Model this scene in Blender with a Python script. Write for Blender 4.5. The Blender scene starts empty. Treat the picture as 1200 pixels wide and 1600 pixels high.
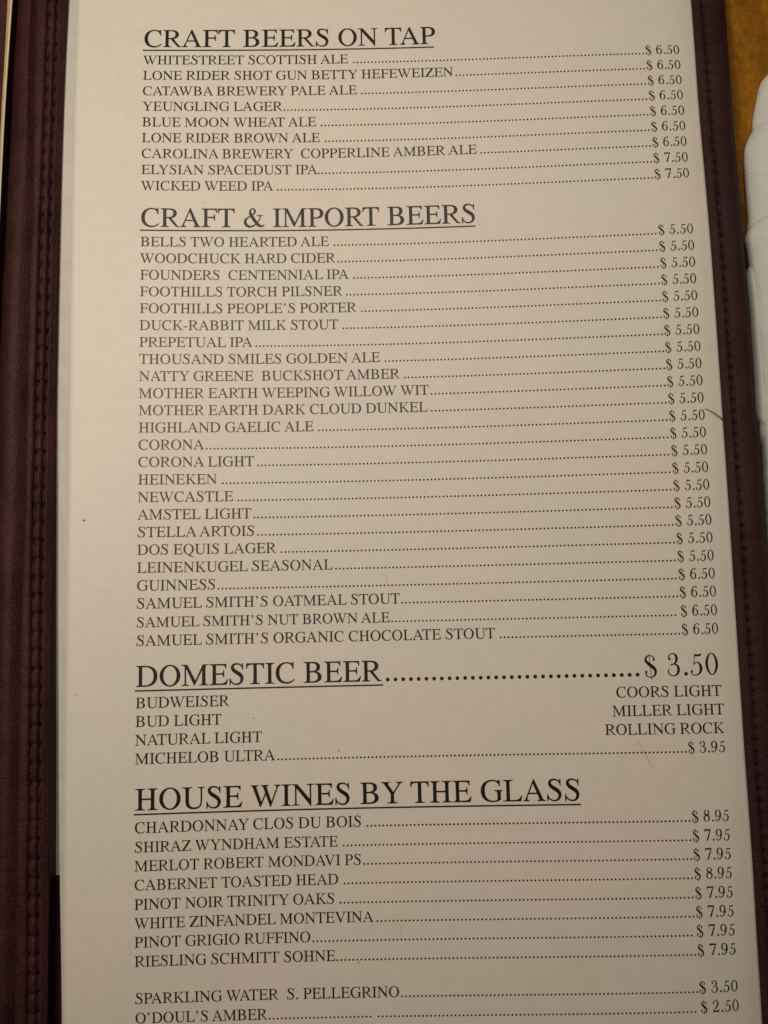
import bpy, bmesh, math, mathutils, random
from mathutils import Vector, Matrix

random.seed(4)
scene = bpy.context.scene
C = scene.collection
CM = 0.01
TABLE = -1.25            # table top in page centimetres (the page's own plane is 0)

def W(x, y, z):          # page centimetres -> metres, table top at 0
    return Vector((x*CM, y*CM, (z-TABLE)*CM))

# ---------------------------------------------------------------- camera
cam = bpy.data.cameras.new('camera')
cam.sensor_fit = 'HORIZONTAL'; cam.sensor_width = 36
cam.lens = 36*1489.99/1200
cam.clip_start = .01; cam.clip_end = 20
cam_ob = bpy.data.objects.new('camera', cam); C.objects.link(cam_ob)
ROT = Matrix(((0.9996684411717481, 0.022926512282131165, 0.011721039195586577),
              (-0.02129706136446784, 0.9920457508823106, -0.12406314252665697),
              (-0.014472142290804051, 0.12377238460548783, 0.9922050966945216)))
cam_ob.matrix_world = Matrix.Translation(W(8.88822946, -20.85700947, 33.05360445)) @ ROT.to_4x4()
cam.dof.use_dof = True
cam.dof.focus_distance = .334
cam.dof.aperture_fstop = 17
scene.camera = cam_ob

# ---------------------------------------------------------------- light of a dim dining room
world = bpy.data.worlds.new('World'); scene.world = world; world.use_nodes = True
bg = world.node_tree.nodes['Background']
bg.inputs[0].default_value = (1.0, .83, .62, 1); bg.inputs[1].default_value = .045

def area(name, loc, target, size, watts, col):
    l = bpy.data.lights.new(name, 'AREA'); l.shape = 'DISK'; l.size = size; l.energy = watts; l.color = col
    o = bpy.data.objects.new(name, l); C.objects.link(o)
    o.location = loc; o.rotation_euler = (Vector(target)-Vector(loc)).to_track_quat('-Z', 'Y').to_euler()
    return o
area('pendant_lamp', W(-8, -1, 50), W(-1, -6, 0), .15, 1.86, (1.0, .875, .73))
area('fill_light', W(14, 30, 92), W(8, -10, 0), .26, 2.0, (1.0, .875, .73))  # added fill from out of view, not a known lamp of the room

scene.view_settings.view_transform = 'Standard'; scene.view_settings.look = 'None'
scene.view_settings.gamma = 1; scene.view_settings.exposure = 0
scene.cycles.use_denoising = True

# ---------------------------------------------------------------- measured outlines (page centimetres: y, x)
EDGE = {
    'SHEET_L': [(4.432, -2.568), (2.725, -2.517), (-3.038, -2.449), (-7.42, -2.427), (-11.164, -2.394), (-16.577, -2.355), (-20.921, -2.315), (-25.132, -2.291), (-29.247, -2.289), (-33.341, -2.355), (-35.001, -2.41)],
    'UNDER_L': [(4.511, -2.823), (2.793, -2.781), (-1.218, -2.749), (-4.976, -2.762), (-7.391, -2.753), (-12.063, -2.71), (-14.333, -2.682), (-20.916, -2.566), (-23.041, -2.512), (-26.175, -2.46), (-28.648, -2.418), (-31.314, -2.376), (-33.372, -2.384), (-35.038, -2.409)],
    'BAND_R': [(4.26, -2.882), (2.565, -2.849), (-1.402, -2.835), (-5.123, -2.822), (-7.515, -2.812), (-12.596, -2.798), (-16.601, -2.763), (-22.384, -2.743), (-25.086, -2.716), (-29.171, -2.713), (-33.236, -2.789), (-34.886, -2.848)],
    'BAND_L': [(4.32, -4.047), (2.6, -3.952), (-2.162, -3.783), (-6.336, -3.69), (-7.525, -3.717), (-12.148, -3.711), (-16.595, -3.656), (-19.828, -3.68), (-22.984, -3.674), (-27.098, -3.694), (-31.158, -3.744), (-33.199, -3.808), (-34.855, -3.884)],
    'STITCH_A': [(4.267, -3.548), (2.56, -3.486), (0.397, -3.434), (-1.419, -3.383), (-5.143, -3.377), (-8.94, -3.361), (-13.281, -3.353), (-17.688, -3.35), (-22.994, -3.283), (-26.088, -3.27), (-31.166, -3.307), (-34.854, -3.422)],
    'STITCH_B': [(4.251, -3.233), (2.551, -3.177), (0.393, -3.132), (-1.42, -3.097), (-5.14, -3.078), (-8.937, -3.069), (-13.28, -3.069), (-17.691, -3.05), (-23.002, -3.002), (-26.098, -2.997), (-31.178, -3.013), (-34.864, -3.109)],
    'RIDGE': [(4.439, -4.317), (2.705, -4.268), (-0.018, -4.235), (-2.597, -4.172), (-7.482, -4.31), (-12.12, -4.308), (-18.744, -4.224), (-25.051, -4.19), (-33.23, -4.307), (-34.897, -4.384)],
    'GUTTER': [(5.392, -5.343), (3.545, -5.272), (0.678, -5.221), (-2.015, -5.173), (-4.589, -5.158), (-7.076, -5.163), (-16.444, -5.187), (-25.159, -5.103), (-33.608, -5.279), (-35.344, -5.381)],
    'TRIM_R': [(4.576, -5.01), (2.816, -4.956), (0.6, -4.923), (-1.511, -4.92), (-5.031, -4.9), (-7.446, -4.897), (-16.558, -4.944), (-33.242, -5.171), (-34.921, -5.279)],
    'TRIM_L': [(4.594, -5.226), (2.827, -5.138), (0.604, -5.065), (-1.25, -5.062), (-5.031, -5.001), (-7.446, -5.007), (-16.557, -5.048), (-33.239, -5.274), (-34.919, -5.383)],
    'RIGHT_IN': [(3.951, 20.435), (2.207, 20.353), (-1.56, 20.248), (-3.088, 20.242), (-7.483, 20.287), (-13.839, 20.301), (-16.848, 20.313), (-21.402, 20.315), (-25.405, 20.332), (-26.897, 20.366), (-29.219, 20.402), (-30.751, 20.407), (-31.772, 20.435), (-33.613, 20.481), (-35.47, 20.547)],
    'RIGHT_OUT': [(4.205, 21.814), (2.406, 21.702), (-0.912, 21.566), (-2.99, 21.516), (-5.489, 21.518), (-7.907, 21.517), (-9.799, 21.561), (-12.575, 21.547), (-13.712, 21.515), (-13.941, 21.599), (-14.844, 21.605), (-16.185, 21.57), (-18.394, 21.578), (-25.672, 21.592), (-33.982, 21.769), (-35.668, 21.849)],
    'RIGHT_STITCH': [(3.894, 20.808), (2.149, 20.73), (-1.099, 20.645), (-3.144, 20.629), (-5.61, 20.631), (-8.003, 20.655), (-12.172, 20.631), (-13.756, 20.66), (-15.764, 20.662), (-17.526, 20.68), (-18.616, 20.696), (-21.303, 20.676), (-22.998, 20.708), (-25.401, 20.668), (-26.437, 20.713), (-33.807, 20.883), (-35.461, 20.958)],
    'NAP_A': [(24.748, 1.252), (23.751, 0.236), (23.433, -0.145), (23.14, -0.526), (22.884, -1.424), (22.726, -2.319), (22.811, -3.851)],
    'NAP_B': [(24.94, -0.061), (24.038, -0.812), (23.398, -1.31), (22.992, -1.942), (22.669, -2.445), (22.389, -3.025), (22.303, -3.582), (22.289, -4.847), (22.283, -5.976), (22.173, -6.546), (22.331, -7.345)],
    'NAP_D': [(22.255, -7.608), (22.043, -7.969), (21.963, -8.454), (22.002, -9.425), (21.985, -11.344), (21.946, -13.237), (22.002, -13.59), (22.101, -13.803), (22.052, -14.176), (22.133, -14.644)],
    'NAP_C': [(23.73, -5.257), (22.87, -5.731), (22.291, -6.261), (22.01, -6.748), (22.027, -7.192), (22.117, -7.931), (22.157, -9.394), (22.148, -10.36), (22.175, -11.797), (22.152, -13.454), (22.081, -14.624), (22.04, -16.016), (22.026, -18.307), (22.026, -21.451), (21.993, -30.046)],
}
def edge(name, y):
    L = EDGE[name]
    if y >= L[0][0]:  a, b = L[0], L[1]
    elif y <= L[-1][0]: a, b = L[-2], L[-1]
    else:
        for a, b in zip(L, L[1:]):
            if a[0] >= y >= b[0]: break
    return a[1] + (b[1]-a[1])*(y-a[0])/(b[0]-a[0])
_sm = {}
def E(name, y, w=1.1):    # the same, softened so that the outline does not show corners
    k = (name, round(y, 3))
    if k not in _sm:
        if name == 'RIGHT_OUT': w = .3
        _sm[k] = sum(edge(name, y+w*t)*q for t, q in ((-1, .15), (-.5, .22), (0, .26), (.5, .22), (1, .15)))
    return _sm[k]

SURF = (((2, 0), 0.5276), ((3, 0), -0.0939), ((2, 1), 0.0433), ((0, 2), 0.3769), ((1, 1), 0.0029), ((1, 2), 0.0012),
        ((0, 3), 0.09), ((4, 0), -0.079), ((3, 1), 0.0405), ((2, 2), -0.3041), ((0, 4), -0.3505), ((1, 3), -0.0756))
def S(x, y):
    """the gentle curl of the page in its cover"""
    a = (max(-5.6, min(22.0, x))-9)/9; b = (max(-36.0, min(3.2, y))+17)/17
    return sum(c*a**i*b**j for (i, j), c in SURF)

# ---------------------------------------------------------------- helpers
def mat(name, base, rough=.5, spec=.5):
    m = bpy.data.materials.new(name); m.use_nodes = True
    p = m.node_tree.nodes['Principled BSDF']
    p.inputs['Base Color'].default_value = (*base, 1); p.inputs['Roughness'].default_value = rough
    p.inputs['Specular IOR Level'].default_value = spec
    return m, m.node_tree, p
def tex(nt, kind, scale, **kw):
    n = nt.nodes.new(kind)
    for k, v in kw.items():
        if k in n.inputs: n.inputs[k].default_value = v
        else: setattr(n, k, v)
    n.inputs['Scale'].default_value = scale
    co = nt.nodes.new('ShaderNodeTexCoord'); mp = nt.nodes.new('ShaderNodeMapping')
    nt.links.new(co.outputs['Object'], mp.inputs[0]); nt.links.new(mp.outputs[0], n.inputs['Vector'])
    n['mp'] = mp.name
    return n
def ramp(nt, src, stops):
    r = nt.nodes.new('ShaderNodeValToRGB'); el = r.color_ramp.elements
    while len(el) < len(stops): el.new(.5)
    for e, (p, c) in zip(el, stops): e.position = p; e.color = (*c, 1)
    nt.links.new(src, r.inputs[0]); return r
def mixc(nt, a, b, fac, mode='MIX'):
    m = nt.nodes.new('ShaderNodeMix'); m.data_type = 'RGBA'; m.blend_type = mode
    if isinstance(fac, (int, float)): m.inputs[0].default_value = fac
    else: nt.links.new(fac, m.inputs[0])
    for i, v in ((6, a), (7, b)):
        if isinstance(v, tuple): m.inputs[i].default_value = (*v, 1)
        else: nt.links.new(v, m.inputs[i])
    return m.outputs[2]
def bump(nt, p, src, strength, dist, prev=None):
    b = nt.nodes.new('ShaderNodeBump'); b.inputs['Strength'].default_value = strength; b.inputs['Distance'].default_value = dist
    nt.links.new(src, b.inputs['Height'])
    if prev: nt.links.new(prev.outputs[0], b.inputs['Normal'])
    nt.links.new(b.outputs[0], p.inputs['Normal']); return b

M = {}
# printed card
m, nt, p = mat('paper', (.70, .62, .50), .5, .35)
n1 = tex(nt, 'ShaderNodeTexNoise', 22, Detail=3.0); n2 = tex(nt, 'ShaderNodeTexNoise', 260, Detail=4.0); n3 = tex(nt, 'ShaderNodeTexNoise', 2400, Detail=2.0)
r1 = ramp(nt, n1.outputs[0], [(.36, (.650, .620, .545)), (.5, (.664, .622, .553)), (.64, (.684, .618, .556))])
r2 = ramp(nt, n2.outputs[0], [(.3, (.955, .955, .95)), (.7, (1, 1, 1))])
nt.links.new(mixc(nt, r1.outputs[0], r2.outputs[0], 1.0, 'MULTIPLY'), p.inputs['Base Color'])
b = bump(nt, p, n2.outputs[0], .25, .00008); bump(nt, p, n3.outputs[0], .25, .00003, b)
M['paper'] = m
m, nt, p = mat('paper_edge', (.74, .67, .56), .6, .3); M['paper_edge'] = m
m, nt, p = mat('lower_paper', (.56, .53, .48), .6, .25)
n = tex(nt, 'ShaderNodeTexNoise', 120, Detail=3.0); r = ramp(nt, n.outputs[0], [(.3, (.46, .445, .41)), (.7, (.52, .50, .46))])
nt.links.new(r.outputs[0], p.inputs['Base Color']); M['lower_paper'] = m
# ink, a touch uneven and slightly shiny
m, nt, p = mat('ink', (.02, .016, .012), .42, .28)
n = tex(nt, 'ShaderNodeTexNoise', 1500, Detail=2.0); r = ramp(nt, n.outputs[0], [(.3, (.005, .004, .003)), (.75, (.013, .010, .007))])
nt.links.new(r.outputs[0], p.inputs['Base Color']); M['ink'] = m
m, nt, p = mat('pencil_grey', (.42, .36, .28), .5, .3); M['pencil'] = m
m, nt, p = mat('speck_brown', (.16, .11, .07), .6, .3); M['speck'] = m
# imitation leather, dark maroon
def leather(name, dark, light, rough):
    m, nt, p = mat(name, dark, rough, .16)
    a = tex(nt, 'ShaderNodeTexNoise', 60, Detail=5.0, Roughness=.6)
    v = tex(nt, 'ShaderNodeTexVoronoi', 1500); v.feature = 'F1'
    w = tex(nt, 'ShaderNodeTexNoise', 700, Detail=4.0)
    r = ramp(nt, a.outputs[0], [(.3, dark), (.7, light)])
    r2 = ramp(nt, w.outputs[0], [(.3, (.72, .72, .72)), (.7, (1.15, 1.15, 1.15))])
    nt.links.new(mixc(nt, r.outputs[0], r2.outputs[0], 1.0, 'MULTIPLY'), p.inputs['Base Color'])
    rr = nt.nodes.new('ShaderNodeMapRange'); rr.inputs[3].default_value = rough-.08; rr.inputs[4].default_value = rough+.12
    nt.links.new(w.outputs[0], rr.inputs[0]); nt.links.new(rr.outputs[0], p.inputs['Roughness'])
    b = bump(nt, p, v.outputs['Distance'], .8, .00022); bump(nt, p, w.outputs[0], .7, .0002, b)
    return m
M['leather'] = leather('maroon_leather', (.025, .0088, .0088), (.042, .0155, .015), .64)
M['leather_left'] = leather('maroon_leather_worn', (.028, .0090, .0092), (.056, .0180, .0172), .54)
m, nt, p = mat('thread', (.048, .022, .020), .7, .2)
n = tex(nt, 'ShaderNodeTexWave', 2200); bump(nt, p, n.outputs[1], .5, .00005); M['thread'] = m
m, nt, p = mat('lining_board', (.30, .27, .20), .8, .2)
n = tex(nt, 'ShaderNodeTexNoise', 300, Detail=4.0); r = ramp(nt, n.outputs[0], [(.3, (.50, .47, .39)), (.7, (.57, .53, .44))])
nt.links.new(r.outputs[0], p.inputs['Base Color']); bump(nt, p, n.outputs[0], .3, .0001); M['lining'] = m
m, nt, p = mat('gold_trim', (.42, .30, .13), .5, .5)
n = tex(nt, 'ShaderNodeTexNoise', 200, Detail=4.0); r = ramp(nt, n.outputs[0], [(.3, (.36, .25, .10)), (.7, (.48, .35, .17))])
nt.links.new(r.outputs[0], p.inputs['Base Color']); M['gold'] = m
m, nt, p = mat('cream_edge', (.66, .58, .44), .6, .3); M['cream'] = m
# table wood
m, nt, p = mat('varnished_wood', (.45, .19, .02), .5, .15)
a = tex(nt, 'ShaderNodeTexNoise', 40, Detail=6.0, Roughness=.65, Distortion=.6); nt.nodes[a['mp']].inputs['Scale'].default_value = (1, .22, 1)
g = tex(nt, 'ShaderNodeTexNoise', 380, Detail=4.0, Roughness=.7); nt.nodes[g['mp']].inputs['Scale'].default_value = (1, .6, 1)
r = ramp(nt, a.outputs[0], [(.32, (.15, .060, .002)), (.5, (.27, .112, .003)), (.68, (.40, .17, .006))])
r2 = ramp(nt, g.outputs[0], [(.32, (.60, .54, .5)), (.62, (1.15, 1.15, 1.1))])
nt.links.new(mixc(nt, r.outputs[0], r2.outputs[0], .9, 'MULTIPLY'), p.inputs['Base Color']); bump(nt, p, g.outputs[0], .15, .0001)
M['wood'] = m
# napkin cloth
m, nt, p = mat('napkin_cotton', (.62, .62, .58), .95, .03)
wv = tex(nt, 'ShaderNodeTexNoise', 1400, Detail=2.0); cr = tex(nt, 'ShaderNodeTexNoise', 70, Detail=5.0, Distortion=1.2)
b = bump(nt, p, cr.outputs[0], .55, .0022); bump(nt, p, wv.outputs[0], .7, .0002, b); M['cotton'] = m
m, nt, p = mat('hair_black', (.012, .009, .007), .35, .5); M['hair'] = m

def link(name, me, parent=None, **props):
    o = bpy.data.objects.new(name, me); C.objects.link(o)
    if parent: o.parent = parent
    for k, v in props.items(): o[k] = v
    return o
def mesh(name, V, F, *mats, smooth=False, mi=None):
    me = bpy.data.meshes.new(name); me.from_pydata([tuple(v) for v in V], [], F)
    for q in mats: me.materials.append(M[q])
    if mi: me.polygons.foreach_set('material_index', mi)
    if smooth: me.polygons.foreach_set('use_smooth', [True]*len(me.polygons))
    me.update(); return me
def grid(rows_):
    """rows of points joined as a sheet"""
    n = len(rows_[0]); V = [v for r in rows_ for v in r]
    F = [(i*n+j, i*n+j+1, (i+1)*n+j+1, (i+1)*n+j) for i in range(len(rows_)-1) for j in range(n-1)]
    return V, F
def frange(a, b, step):
    n = max(1, int(round(abs(b-a)/step))); return [a+(b-a)*i/n for i in range(n+1)]
def gauss(d, s): return math.exp(-(d/s)**2)
def wob(x, k=0): return math.sin(x*1.7+k)*.5 + math.sin(x*4.1+k*2.3)*.3 + math.sin(x*9.7+k*1.1)*.2

# ---------------------------------------------------------------- table
TOP, BOT = 5.2, -39.2    # length of the cover
bm = bmesh.new(); bmesh.ops.create_cube(bm, size=1)
bmesh.ops.scale(bm, vec=(1.3, 1.1, .03), verts=bm.verts); bmesh.ops.translate(bm, vec=(.12, -.17, -.015), verts=bm.verts)
bmesh.ops.bevel(bm, geom=bm.edges[:], offset=.004, segments=2, affect='EDGES')
me = bpy.data.meshes.new('table_top'); bm.to_mesh(me); me.materials.append(M['wood'])
link('table_top', me, kind='structure')

# ---------------------------------------------------------------- leather cover
cover = link('menu_cover', None, label='dark maroon leather menu cover with stitched borders, open on the orange wooden table', category='menu cover')

def closed_body(x0, x1, ztop, zbot, y0, y1, step=.8, nx=14):
    """slab whose top follows ztop(x, y)"""
    V = []; F = []
    ys = frange(y0, y1, step)
    for y in ys:
        a, b_ = x0(y), x1(y)
        ring = [W(a+(b_-a)*k/nx, y, ztop(a+(b_-a)*k/nx, y)) for k in range(nx+1)]
        ring += [W(b_, y, zbot), W(a, y, zbot)]
        V += ring
    n = nx+3
    for i in range(len(ys)-1):
        for j in range(n):
            F.append((i*n+j, (i+1)*n+j, (i+1)*n+(j+1) % n, i*n+(j+1) % n))
    F.append(tuple(range(n))); F.append(tuple((len(ys)-1)*n+j for j in range(n))[::-1])
    return V, F
# the leather-covered back under everything
V, F = closed_body(lambda y: E('BAND_L', y)+.25, lambda y: E('RIGHT_OUT', y)-.12, lambda x, y: min(S(x, y)-.75, S(x, y)*.5-.5), TABLE+.02, TOP, BOT)
link('back_panel', mesh('back_panel', V, F, 'leather'), cover)
# paper-lined board the sheets lie on; its lower edge stops short of the frame's foot
def liner_z(x, y): return S(x, y) - .36*max(0, min(1, (-13-y)/11))**1.2 - (.11 + .30*min(1, max(0, (2.8-y)/31.5))**2.2)
def liner_l(y): return E('BAND_R', y)-.22
rows_ = []
for y in frange(TOP-.4, -28.75, .6):
    a0 = liner_l(y)
    rows_.append([W(x, y, liner_z(x, y)) for x in [a0, a0+.25, a0+.5] + [a0+.5+(18.6-a0)*k/30 for k in range(1, 31)]])
V, F = grid(rows_)
o = link('lining_board', mesh('lining_board', V, F, 'lining'), cover, label='grey-beige lining board showing as a narrow strip')
md = o.modifiers.new('thickness', 'SOLIDIFY'); md.thickness = .001; md.offset = 1

# stitched band on the left
PL = .612
Y0L = 2.3
def hole(y, pitch, y0): return abs(((y-y0)/pitch) % 1 - .5)   # 0 at a needle hole
def band_z(x, y, a, b_):
    s1, s2 = E('STITCH_A', y), E('STITCH_B', y)
    z = S(x, y) + .22
    u = (x-a)/(b_-a)
    z += .05*math.sin(math.pi*max(0, min(1, u)))**.5
    for s in (s1, s2):
        z -= .17*gauss(x-s, .052)*(1.0 + .7*gauss(hole(y, PL, Y0L), .12))
    if s1 < x < s2:
        z += .045*math.sin(math.pi*(x-s1)/(s2-s1))*(.4+.6*math.sin(math.pi*(((y-Y0L)/PL+.5) % 1))) - .06*gauss(hole(y, PL, Y0L), .09)
    elif a+.05 < x < s1:
        z += .028*math.sin(math.pi*(x-a)/(s1-a))*(.6+.4*math.sin(math.pi*(((y-Y0L)/PL+.5) % 1)))
    q = max(0, min(1, (x-s2-.06)/(b_-.04-s2-.06)))
    z -= .13*q*q*(3-2*q)
    z += .010*wob(y*.9, x*1.3)
    return z
rows_ = []
for y in frange(TOP, BOT, .06):
    a, b_ = E('BAND_L', y), E('BAND_R', y)
    r_ = [W(a+.03, y, S(a, y)-.15), W(a-.02, y, S(a, y)+.02), W(a-.015, y, S(a, y)+.12), W(a+.01, y, band_z(a+.04, y, a, b_)-.03)]
    s1, s2 = E('STITCH_A', y), E('STITCH_B', y)
    xs = [a+.04+(s1-.09-a-.04)*k/5 for k in range(6)] + [s1-.055, s1-.03, s1, s1+.03, s1+.055] + \
         [s1+.09+(s2-s1-.18)*k/5 for k in range(6)] + [s2-.055, s2-.03, s2, s2+.03, s2+.055] + [s2+.09+(b_-.04-s2-.09)*k/4 for k in range(5)]
    r_ += [W(x, y, band_z(x, y, a, b_)) for x in xs]
    r_ += [W(b_-.01, y, S(b_, y)+.07), W(b_+.003, y, S(b_, y)+.035), W(b_-.01, y, S(b_, y)-.02), W(b_-.06, y, S(b_, y)-.72)]
    rows_.append(r_)
V, F = grid(rows_)
band = link('stitched_band', mesh('stitched_band', V, F, 'leather_left', smooth=True), cover, label='padded inner band with two rows of stitching')

# spine: the soft rolled leather left of the band, running down into the gutter
rows_ = []
for y in frange(TOP, BOT, .12):
    a, rg, g = E('BAND_L', y), E('RIDGE', y), E('GUTTER', y)
    zr = S(rg, y)+.08+.03*wob(y*.35, 1)
    zg = S(g, y)-1.0
    pts = [(a+.06, S(a, y)-.22), (a-.04, S(a, y)-.20), (a-.12, S(a, y)-.13), (a-.22, S(a, y)-.02)]
    n_ = 5
    a2 = a-.22
    for k in range(1, n_+1):
        t = k/n_; pts.append((a2+(rg-a2)*t, (S(a, y)-.02)*(1-t)+zr*t + .05*math.sin(math.pi*t) + .012*wob(y*1.1+3*t, 2)*t*(1-t)*4))
    for k in range(1, 9):
        t = k/8; pts.append((rg+(g-.1-rg)*t, zr+(zg-.2-zr)*(1-math.cos(t*math.pi/2)) + .02*wob(y*.8+t*2, 5)*math.sin(math.pi*t)))
    pts += [(g-.12, TABLE+.55), (g-.5, TABLE+.4), (g-.9, TABLE+.35)]
    rows_.append([W(x, y, z) for x, z in pts])
V, F = grid(rows_)
link('spine_fold', mesh('spine_fold', V, F, 'leather_left', smooth=True), cover, label='soft rolled leather spine')

# facing panel, left of the gutter, with a gilt and cream edge
def lp(y): return min(E('TRIM_R', y), E('GUTTER', y)+.32)
V, F = closed_body(lambda y: -17.5, lambda y: E('TRIM_L', y)+.01, lambda x, y: S(x, y)-.02-.03*gauss(x-E('TRIM_L', y), .2), TABLE, TOP, BOT, .5, 40)
link('facing_panel', mesh('facing_panel', V, F, 'leather_left', smooth=False), cover, label='purple-brown facing panel at the left edge')
rows_ = []; rows2 = []; rows3 = []
for y in frange(TOP, BOT, .3):
    a, b_ = E('TRIM_L', y), E('TRIM_R', y)
    z = S(b_, y)
    w_ = min(.055, (b_-a)*.35)
    rows_.append([W(a-.02, y, z-.1), W(a, y, z-.012), W(a+.03, y, z), W(b_-w_, y, z), W(b_-w_, y, z-.05)])
    rows2.append([W(b_-w_, y, z-.03), W(b_-w_, y, z+.012), W(b_-w_*.6, y, z+.02), W(b_-w_*.2, y, z+.012), W(b_, y, z-.012), W(b_-.004, y, z-.045)])
    rows3.append([W(b_-.004, y, z-.04), W(b_-.01, y, z-.3), W(b_-.06, y, TABLE)])
V, F = grid(rows_); link('gold_trim', mesh('gold_trim', V, F, 'gold'), cover)
V, F = grid(rows2); link('cream_piping', mesh('cream_piping', V, F, 'cream', smooth=True), cover)
V, F = grid(rows3); link('panel_side', mesh('panel_side', V, F, 'leather'), cover)

# right border, over the sheet's edge
PR = .3975
Y0R = 2.1
def rb_z(x, y, a, st, b_):
    u = (x-a)
    z = S(x, y) + .15 + .07*(1-gauss(u, .10))
    t = (x-st)/(b_-st)
    if t > 0: z += .05*math.sin(math.pi*min(1, t*1.2)) - .35*max(0, t-.3)**2 - 1.2*max(0, t-.62)**2
    z -= .05*gauss(x-st, .055)
    z -= .15*gauss(x-st+.005, .05)*gauss(hole(y, PR, Y0R), .16)
    z += .02*gauss(x-st-.09, .07)*(1-gauss(hole(y, PR, Y0R), .22))
    z += .008*wob(y*1.1, x*2)
    return z
rows_ = []
for y in frange(TOP, BOT, .05):
    a, st, b_ = E('RIGHT_IN', y), E('RIGHT_STITCH', y), E('RIGHT_OUT', y)
    r_ = [W(a+.25, y, S(a, y)-.05), W(a+.02, y, S(a, y)-.02), W(a-.005, y, S(a, y)+.06), W(a, y, S(a, y)+.115)]
    xs = [a+.02, a+.06, a+.12] + [a+.18+(st-.08-a-.18)*k/2 for k in range(3)] + [st-.05, st-.025, st, st+.025, st+.05] + [st+.085+(b_-.07-st-.085)*k/9 for k in range(10)]
    r_ += [W(x, y, rb_z(x, y, a, st, b_)) for x in xs]
    ze = rb_z(b_-.07, y, a, st, b_)
    r_ += [W(b_-.03, y, ze-.035), W(b_, y, ze-.10), W(b_+.005, y, ze-.25), W(b_-.02, y, ze*.5+TABLE*.5), W(b_-.05, y, TABLE+.01)]
    rows_.append(r_)
V, F = grid(rows_)
rborder = link('right_border', mesh('right_border', V, F, 'leather', smooth=True), cover, label='stitched right border folded over the sheet edge')

def stitch_mesh(L, r, squash=.6, n=6):
    V, F = [], []
    rings = [(-.5, .35), (-.38, .85), (-.15, 1), (.15, 1), (.38, .85), (.5, .35)]
    for t, s in rings:
        for k in range(n):
            an = 2*math.pi*k/n
            V.append((math.cos(an)*r*s*CM, t*L*CM, math.sin(an)*r*s*squash*CM - (abs(t)*2)**3*r*1.2*CM))
    for i in range(len(rings)-1):
        for k in range(n): F.append((i*n+k, i*n+(k+1) % n, (i+1)*n+(k+1) % n, (i+1)*n+k))
    F += [tuple(range(n))[::-1], tuple((len(rings)-1)*n+k for k in range(n))]
    return V, F
def stitches(parent, line, pitch, y0, zf, me, off=0):
    k = int((y0-TOP)/pitch)-1
    while True:
        k += 1
        y = y0 - k*pitch - .5*pitch + pitch*.5
        if y > TOP-.3: continue
        if y < -36.0: break
        x = E(line, y)+off
        x1, x2 = E(line, y+pitch*.4)+off, E(line, y-pitch*.4)+off
        o = link('stitch', me, parent)
        o.location = W(x, y, zf(x, y))
        o.rotation_euler = (math.atan2(S(x, y+.2)-S(x, y-.2), .4), 0, -math.atan2(x1-x2, pitch*.8) + random.uniform(-.05, .05))
st_me = mesh('stitch', *stitch_mesh(PR*.74, .026), 'thread', smooth=True)
stitches(rborder, 'RIGHT_STITCH', PR, Y0R, lambda x, y: S(x, y)+.150, st_me)
stl_me = mesh('stitch', *stitch_mesh(PL*.80, .024), 'thread', smooth=True)
for ln in ('STITCH_A', 'STITCH_B'):
    stitches(band, ln, PL, Y0L, lambda x, y: S(x, y)+.145, stl_me)

# ---------------------------------------------------------------- the sheets
def sheet(x0, x1, y0, y1, zf, th, step, nx):
    """thin card following zf, closed, with slightly lighter cut edges"""
    ys = frange(y0, y1, step); V = []; F = []; mi = []
    n = nx+1
    for y in ys:
        a, b_ = x0(y), x1(y)
        xs = [a+(b_-a)*k/nx for k in range(n)]
        V += [W(x, y, zf(x, y)) for x in xs]
    N = len(V)
    for y in ys:
        a, b_ = x0(y), x1(y)
        V += [W(x, y, zf(x, y)-th) for x in (a+(b_-a)*k/nx for k in range(n))]
    R_ = len(ys)
    for i in range(R_-1):
        for j in range(nx):
            q = (i*n+j, (i+1)*n+j, (i+1)*n+j+1, i*n+j+1)
            F.append(q); mi.append(0); F.append(tuple(N+t for t in q[::-1])); mi.append(0)
        for j in (0, nx):
            q = (i*n+j, (i+1)*n+j, N+(i+1)*n+j, N+i*n+j)
            F.append(q if j else q[::-1]); mi.append(1)
    for j in range(nx):
        F.append((j, j+1, N+j+1, N+j)); mi.append(1)
        k = (R_-1)*n
        F.append((k+j, N+k+j, N+k+j+1, k+j+1)); mi.append(1)
    return V, F, mi
def dent(x, y):
    """faint handling marks near the left margin"""
    z = 0
    for (cx, cy, r, w, amp, a0, a1) in ((-2.1, -11.7, .9, .14, .012, -.9, .9), (-1.5, -13.6, 1.0, .16, .010, -1.0, .8), (-2.3, -14.6, 1.5, .2, .007, -.6, .6)):
        d = math.hypot(x-cx, y-cy); an = math.atan2(y-cy, x-cx)
        if a0 < an < a1: z -= amp*gauss(d-r, w)*math.cos((an-(a0+a1)/2)/(a1-a0)*math.pi)
    return z
def Z(x, y):
    d = E('RIGHT_IN', y)-x
    dip = .12*math.exp(-max(0, d)/.40) if d < 3 else 0
    return S(x, y) + dent(x, y) - dip
V, F, mi = sheet(lambda y: E('SHEET_L', y), lambda y: E('RIGHT_IN', y)+.22, TOP-.9, BOT+1.1, Z, .028, .2, 116)
card = link('menu_sheet', mesh('menu_sheet', V, F, 'paper', 'paper_edge', smooth=False, mi=mi), label='large cream drinks menu sheet printed in black, slipped into the maroon cover', category='menu page')
card.data.polygons.foreach_set('use_smooth', [q == 0 for q in mi])
V, F, mi = sheet(lambda y: E('UNDER_L', y), lambda y: 18.8, TOP-.8, BOT+1.2, lambda x, y: S(x, y)-.075, .03, .5, 20)
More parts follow.
